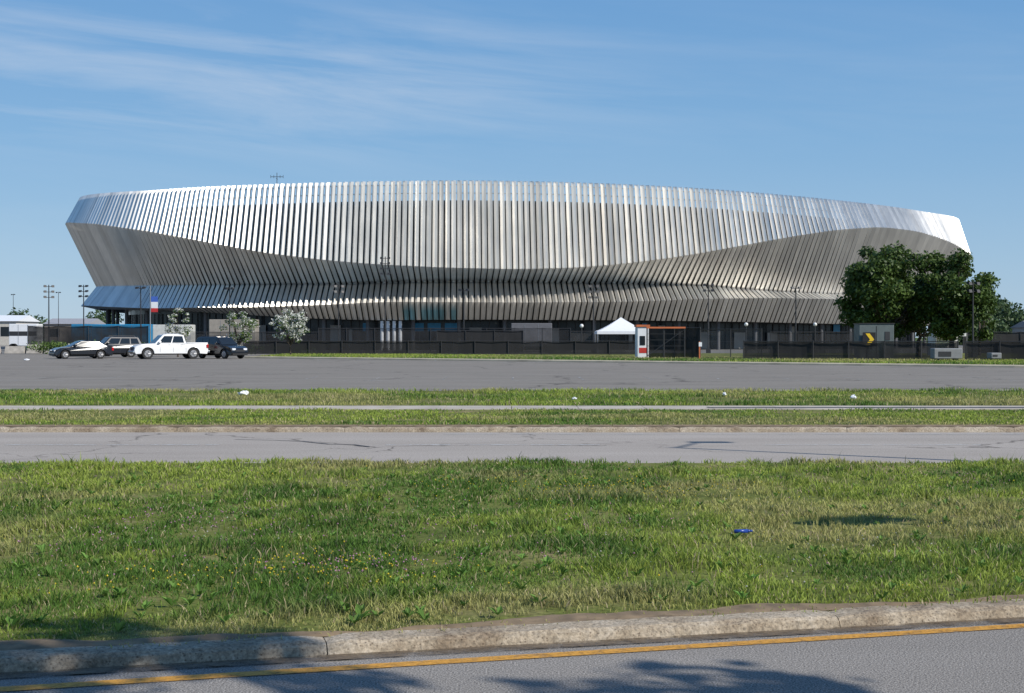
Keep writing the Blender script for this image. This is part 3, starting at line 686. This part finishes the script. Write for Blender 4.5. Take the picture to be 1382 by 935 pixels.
def lowbuilding(name,px0,px1,D,yt,mat,rmat):
    x0=gx(px0,D);x1=gx(px1,D);h=gz(yt,D); e=empty(name,(x0,D,0)); L_=x1-x0; bb=B(); bb.box(0,L_,0,14,0,h-.5); bb.done('walls',mat,e)
    bb=B(); bb.add([(-.4,-.4,h-.5),(L_+.4,-.4,h-.5),(L_+.4,14.4,h-.5),(-.4,14.4,h-.5),(-.4,7,h+.8),(L_+.4,7,h+.8)],[(0,1,5,4),(2,3,4,5),(0,4,3),(1,2,5),(0,3,2,1)]); bb.done('roof',rmat,e)
    bb=B(); n=max(2,int(L_/4))
    for i in range(n): bb.box(L_*(i+.25)/n,L_*(i+.7)/n,-.05,-.01,h*.35,h*.7)
    bb.done('windows',m_glass,e)
lowbuilding('warehouse_building',-90,22,300,430,pmat('cream_wall',(.5,.47,.42),.8),M['white'])
lowbuilding('warehouse_building',60,118,330,434,pmat('tan_wall',(.35,.3,.26),.8),pmat('grey_roof',(.3,.3,.32),.7))
lowbuilding('office_building',1400,1500,280,438,pmat('stone_wall',(.4,.38,.36),.8),pmat('roof2',(.25,.25,.26),.7))
# ------------------------------------------------------------ vehicles
m_cg=pmat('car_glass',(.012,.015,.018),.05,spec=.9,var=.1); m_chrome=pmat('chrome',(.6,.6,.6),.15,1.0); m_red=pmat('tail_lamp_red',(.45,.01,.01),.25); m_hl=pmat('head_lamp',(.7,.72,.75),.1)
def carpaint(n,c): return pmat(n,c,.28,.0,var=.03,coat=.5)
def vehicle(name,X,Y,rz,kind,col):
    """front points to local -X"""
    e=empty(name,(X,Y,0.005),rz); pm=carpaint(name+'_paint',col)
    if kind=='sedan': L=4.7;W=.9;bz=.22;hood=.92;belt=.98;deck=1.05;roof=1.44;wr=.33;fw=.85;rw=3.65;cab=(1.25,4.25,2.15,3.55)
    if kind=='suv': L=4.75;W=.93;bz=.28;hood=1.05;belt=1.1;deck=1.15;roof=1.74;wr=.37;fw=.9;rw=3.7;cab=(1.3,4.68,1.95,4.4)
    if kind=='pickup': L=5.8;W=1.0;bz=.38;hood=1.2;belt=1.22;deck=1.28;roof=1.93;wr=.42;fw=1.02;rw=4.6;cab=(1.55,4.05,2.25,3.85)
    arch=wr*1.2
    def arc(cx): return [(cx+arch*math.cos(math.pi-t*math.pi/8),wr+arch*math.sin(t*math.pi/8)) for t in range(9)]
    def clipz(p): return [(x,max(z,bz)) for x,z in p]
    out=[(.12,bz)]+clipz(arc(fw))+clipz(arc(rw))+[(L-.1,bz),(L,bz+.25),(L-.02,deck-.12),(L-.1,deck)]
    if kind=='pickup': out=out[:-1]+[(L-.02,deck),(cab[1]+.02,deck),(cab[1],belt+.02)]
    else: out+=[(cab[1]-.05,deck)]
    out+=[(cab[0]+.05,belt),(cab[0]-.1,hood+.02),(.5,hood-.06),(.14,hood-.2),(0.02,hood-.42),(0.0,bz+.2)]
    n=len(out); vs=[]
    def hw(x,z):
        t=abs(x-L/2)/(L/2); w_=W*(1-.13*max(0,(t-.7)/.3)**2)
        if z>belt-.25: w_-=.05
        return w_
    for sgn in (-1,1):
        for x,z in out: vs.append((x-L/2,sgn*hw(x,z),z))
    fs=[tuple(range(n)),tuple(range(2*n-1,n-1,-1))]+[(i,i+n,(i+1)%n+n,(i+1)%n) for i in range(n)]
    fs=[tuple(reversed(f)) for f in fs]
    o=mk('body',vs,fs,pm,e,bev=.045,segs=3)
    x0b,x1b,x0t,x1t=[q-L/2 for q in cab]; wb=W-.06; wt=W-.22; zb_=belt-.04; zt=roof
    Cb=[(x0b,-wb,zb_),(x1b,-wb,zb_),(x1b,wb,zb_),(x0b,wb,zb_)]; Ct=[(x0t,-wt,zt-.04),(x1t,-wt,zt-.06),(x1t,wt,zt-.06),(x0t,wt,zt-.04)]
    mid=[(x0t+.35,-wt+.08,zt+.01),(x1t-.35,-wt+.08,zt),(x1t-.35,wt-.08,zt),(x0t+.35,wt-.08,zt+.01)]
    o=mk('cabin',Cb+Ct+mid,[(0,1,5,4),(1,2,6,5),(2,3,7,6),(3,0,4,7),(4,5,9,8),(5,6,10,9),(6,7,11,10),(7,4,8,11),(8,9,10,11)],pm,e,bev=.04,segs=2)
    gl=B()
    def pane(a,b_,c,d,u0,u1,v0,v1):
        a,b_,c,d=map(Vector,(a,b_,c,d)); nn=(b_-a).cross(d-a).normalized()*.012
        def P(u,v): return a.lerp(b_,u).lerp(d.lerp(c,u),v)+nn
        gl.add([P(u0,v0),P(u1,v0),P(u1,v1),P(u0,v1)],[(0,1,2,3)])
    cuts={'sedan':[(.07,.46),(.49,.80),(.83,.93)],'suv':[(.07,.38),(.41,.68),(.71,.93)],'pickup':[(.10,.50),(.54,.93)]}[kind]
    for u0,u1 in cuts:
        pane(Cb[0],Cb[1],Ct[1],Ct[0],u0,u1,.12,.86); pane(Cb[2],Cb[3],Ct[3],Ct[2],1-u1,1-u0,.12,.86)
    pane(Cb[3],Cb[0],Ct[0],Ct[3],.06,.94,.08,.92); pane(Cb[1],Cb[2],Ct[2],Ct[1],.08,.92,.15 if kind!='pickup' else .3,.9)
    gl.done('windows',m_cg,e)
    bb=B(); bb.box(-L/2+.25,L/2-.25,-W+.28,W-.28,bz-.04,belt-.3); bb.done('underbody',M['darkpole'],e)
    ty=B();rm=B()
    for cx in (fw,rw):
        for sg in (-1,1):
            y0=sg*(W-.03); y1=sg*(W-.26); x_=cx-L/2
            ty.tube((x_,y1,wr),(x_,y0,wr),wr,wr,n=24); rm.tube((x_,y0,wr),(x_,y0+sg*.012,wr),wr*.64,wr*.6,n=16)
            for k in range(5):
                t=k*2*math.pi/5; rm.tube((x_,y0+sg*.015,wr),(x_+math.cos(t)*wr*.58,y0+sg*.015,wr+math.sin(t)*wr*.58),.035,.025,n=5)
    ty.done('tyres',m_tyre,e,bev=.03); rm.done('rims',M['steel'],e)
    bb=B()
    for sg in (-1,1): bb.box(-L/2+.04,-L/2+.22,sg*(W-.36)-.17,sg*(W-.36)+.17,hood-.38,hood-.22)
    bb.done('head_lamps',m_hl,e,bev=.02)
    bb=B()
    for sg in (-1,1): bb.box(L/2-.14,L/2+.012,sg*(W-.18)-.1,sg*(W-.18)+.1,deck-.42,deck-.14)
    bb.done('tail_lamps',m_red,e,bev=.02)
    bb=B(); bb.box(-L/2-.015,-L/2+.1,-W*.5,W*.5,bz+.28,hood-.26 if kind=='pickup' else bz+.42); bb.box(-L/2+.0,-L/2+.1,-W*.8,W*.8,bz+.04,bz+.14)
    bb.done('grille',M['darkpole'],e,bev=.01)
    bb=B(); bb.box(L/2-.02,L/2+.012,-.26,.26,bz+.4,bz+.53); bb.done('licence_plate',M['white'],e)
    bb=B()
    for sg in (-1,1): bb.box(x0b+.3,x0b+.48,sg*(W+.07)-.09,sg*(W+.07)+.09,belt+.03,belt+.19)
    bb.done('mirrors',pm,e,bev=.03)
    bb=B()
    for sg in (-1,1):
        for u in (x0b+.75,x0b+1.75): bb.box(u+.3,u+.46,sg*(W-.012)-.012,sg*(W-.012)+.012,belt-.16,belt-.13)
    if kind!='sedan':
        for sg in (-1,1): bb.tube((x0t+.3,sg*(wt-.12),zt+.06),(x1t-.3,sg*(wt-.12),zt+.05),.02,n=5)
    bb.done('handles_rails',M['darkpole'] if kind!='pickup' else m_chrome,e)
    bb=B()
    for u in ((x0b+.42),(x0b+1.45),(x0b+2.45)):
        for sg in (-1,1): bb.box(u-.008,u+.008,sg*(W-.001)-.004,sg*(W-.001)+.004,bz+.15,belt-.3)
    bb.done('door_seams',M['darkpole'],e)
    if kind=='pickup':
        bb=B(); bb.box(cab[1]-L/2+.12,L/2-.12,-W+.17,W-.17,deck-.005,deck+.004); bb.done('bed_opening',M['darkpole'],e)
        bb=B(); bb.box(L/2-.02,L/2+.14,-W*.9,W*.9,bz+.1,bz+.28); bb.box(-L/2-.1,-L/2+.05,-W*.9,W*.9,bz+.08,bz+.25); bb.done('bumpers',m_chrome,e,bev=.03)
    return e
vehicle('black_sedan_car',gx(112,118),117.5,math.radians(33),'sedan',(.010,.012,.017))
vehicle('dark_grey_suv_car',gx(156,126),125,math.radians(33),'suv',(.014,.016,.022))
vehicle('white_pickup_truck',gx(226,116),116.5,math.radians(27),'pickup',(.78,.78,.78))
vehicle('black_suv_car',gx(298,118),118,math.radians(140),'suv',(.006,.006,.008))
# ------------------------------------------------------------ litter & small
def crumple(name,px,py,h,r,mat,zb=.1):
    D=(CH-zb)*F/(py-HZ); R=random.Random(px); e=B(); e.sphere((0,0,0),1,n=9,m=6)
    v=[(x*r*R.uniform(.6,1.3),y*r*R.uniform(.6,1.2),(z+.8)*h*R.uniform(.4,.7)) for x,y,z in e.v]
    o=mk(name,v,e.f,mat); o.location=(gx(px,D),D,zb+.03)
crumple('plastic_bag',328,535,.12,.15,M['white']); crumple('paper_litter',775,541,.06,.07,M['white']); crumple('paper_litter',978,535,.08,.06,M['white']); crumple('paper_litter',1152,540,.10,.07,M['white']); crumple('paper_litter',36,487,.12,.2,M['white'],0.0)
D=(CH-.10)*F/(718-HZ); e=empty('blue_plastic_bottle',(gx(1003,D),D,.105)); bb=B(); bb.tube((-.07,0,0),(.04,.02,0),.016,n=10); bb.tube((.04,.02,0),(.065,.024,0),.016,.008,n=10); bb.tube((.065,.024,0),(.08,.026,0),.01,n=8); bb.done('bottle',pmat('blue_plastic',(.02,.06,.30),.3),e,smooth=True)
mk('driveway_apron',[(4.4,33.3,.118),(40,33.0,.118),(40,33.7,.118),(4.4,33.55,.118)],[(0,1,2,3)],m_tar_shadow)
hx=math.cos(az)/math.tan(el); hy=-math.sin(az)/math.tan(el)
def offsign(tx,ty,zc,wd,hh):
    X0=tx+hx*zc; Y0=ty+hy*zc; e=empty('road_sign',(X0,Y0,.08)); bb=B(); bb.box(-.03,.03,.02,.06,0,zc+hh/2); bb.done('post',M['steel'],e)
    bb=B(); bb.box(-wd/2,wd/2,0,.015,zc-hh/2,zc+hh/2); o=bb.done('plate',M['white'],e); e.rotation_euler=(0,0,math.radians(30))
offsign(3.05,13.1,3.6,.95,.45)
X0,Y0=2.2+hx*7.9,23.0+hy*7.9
e=empty('roadside_lamp_column',(X0,Y0,.08)); bb=B(); bb.tube((0,0,0),(0,0,7.6),.09,.05,n=8); bb.tube((0,0,7.5),(.9,.9,7.9),.035,.03,n=6); bb.box(.8,1.4,.8,1.05,7.85,7.97); bb.done('column',M['steel'],e)
S.view_settings.view_transform='Standard'; S.view_settings.look='None'; S.view_settings.exposure=0
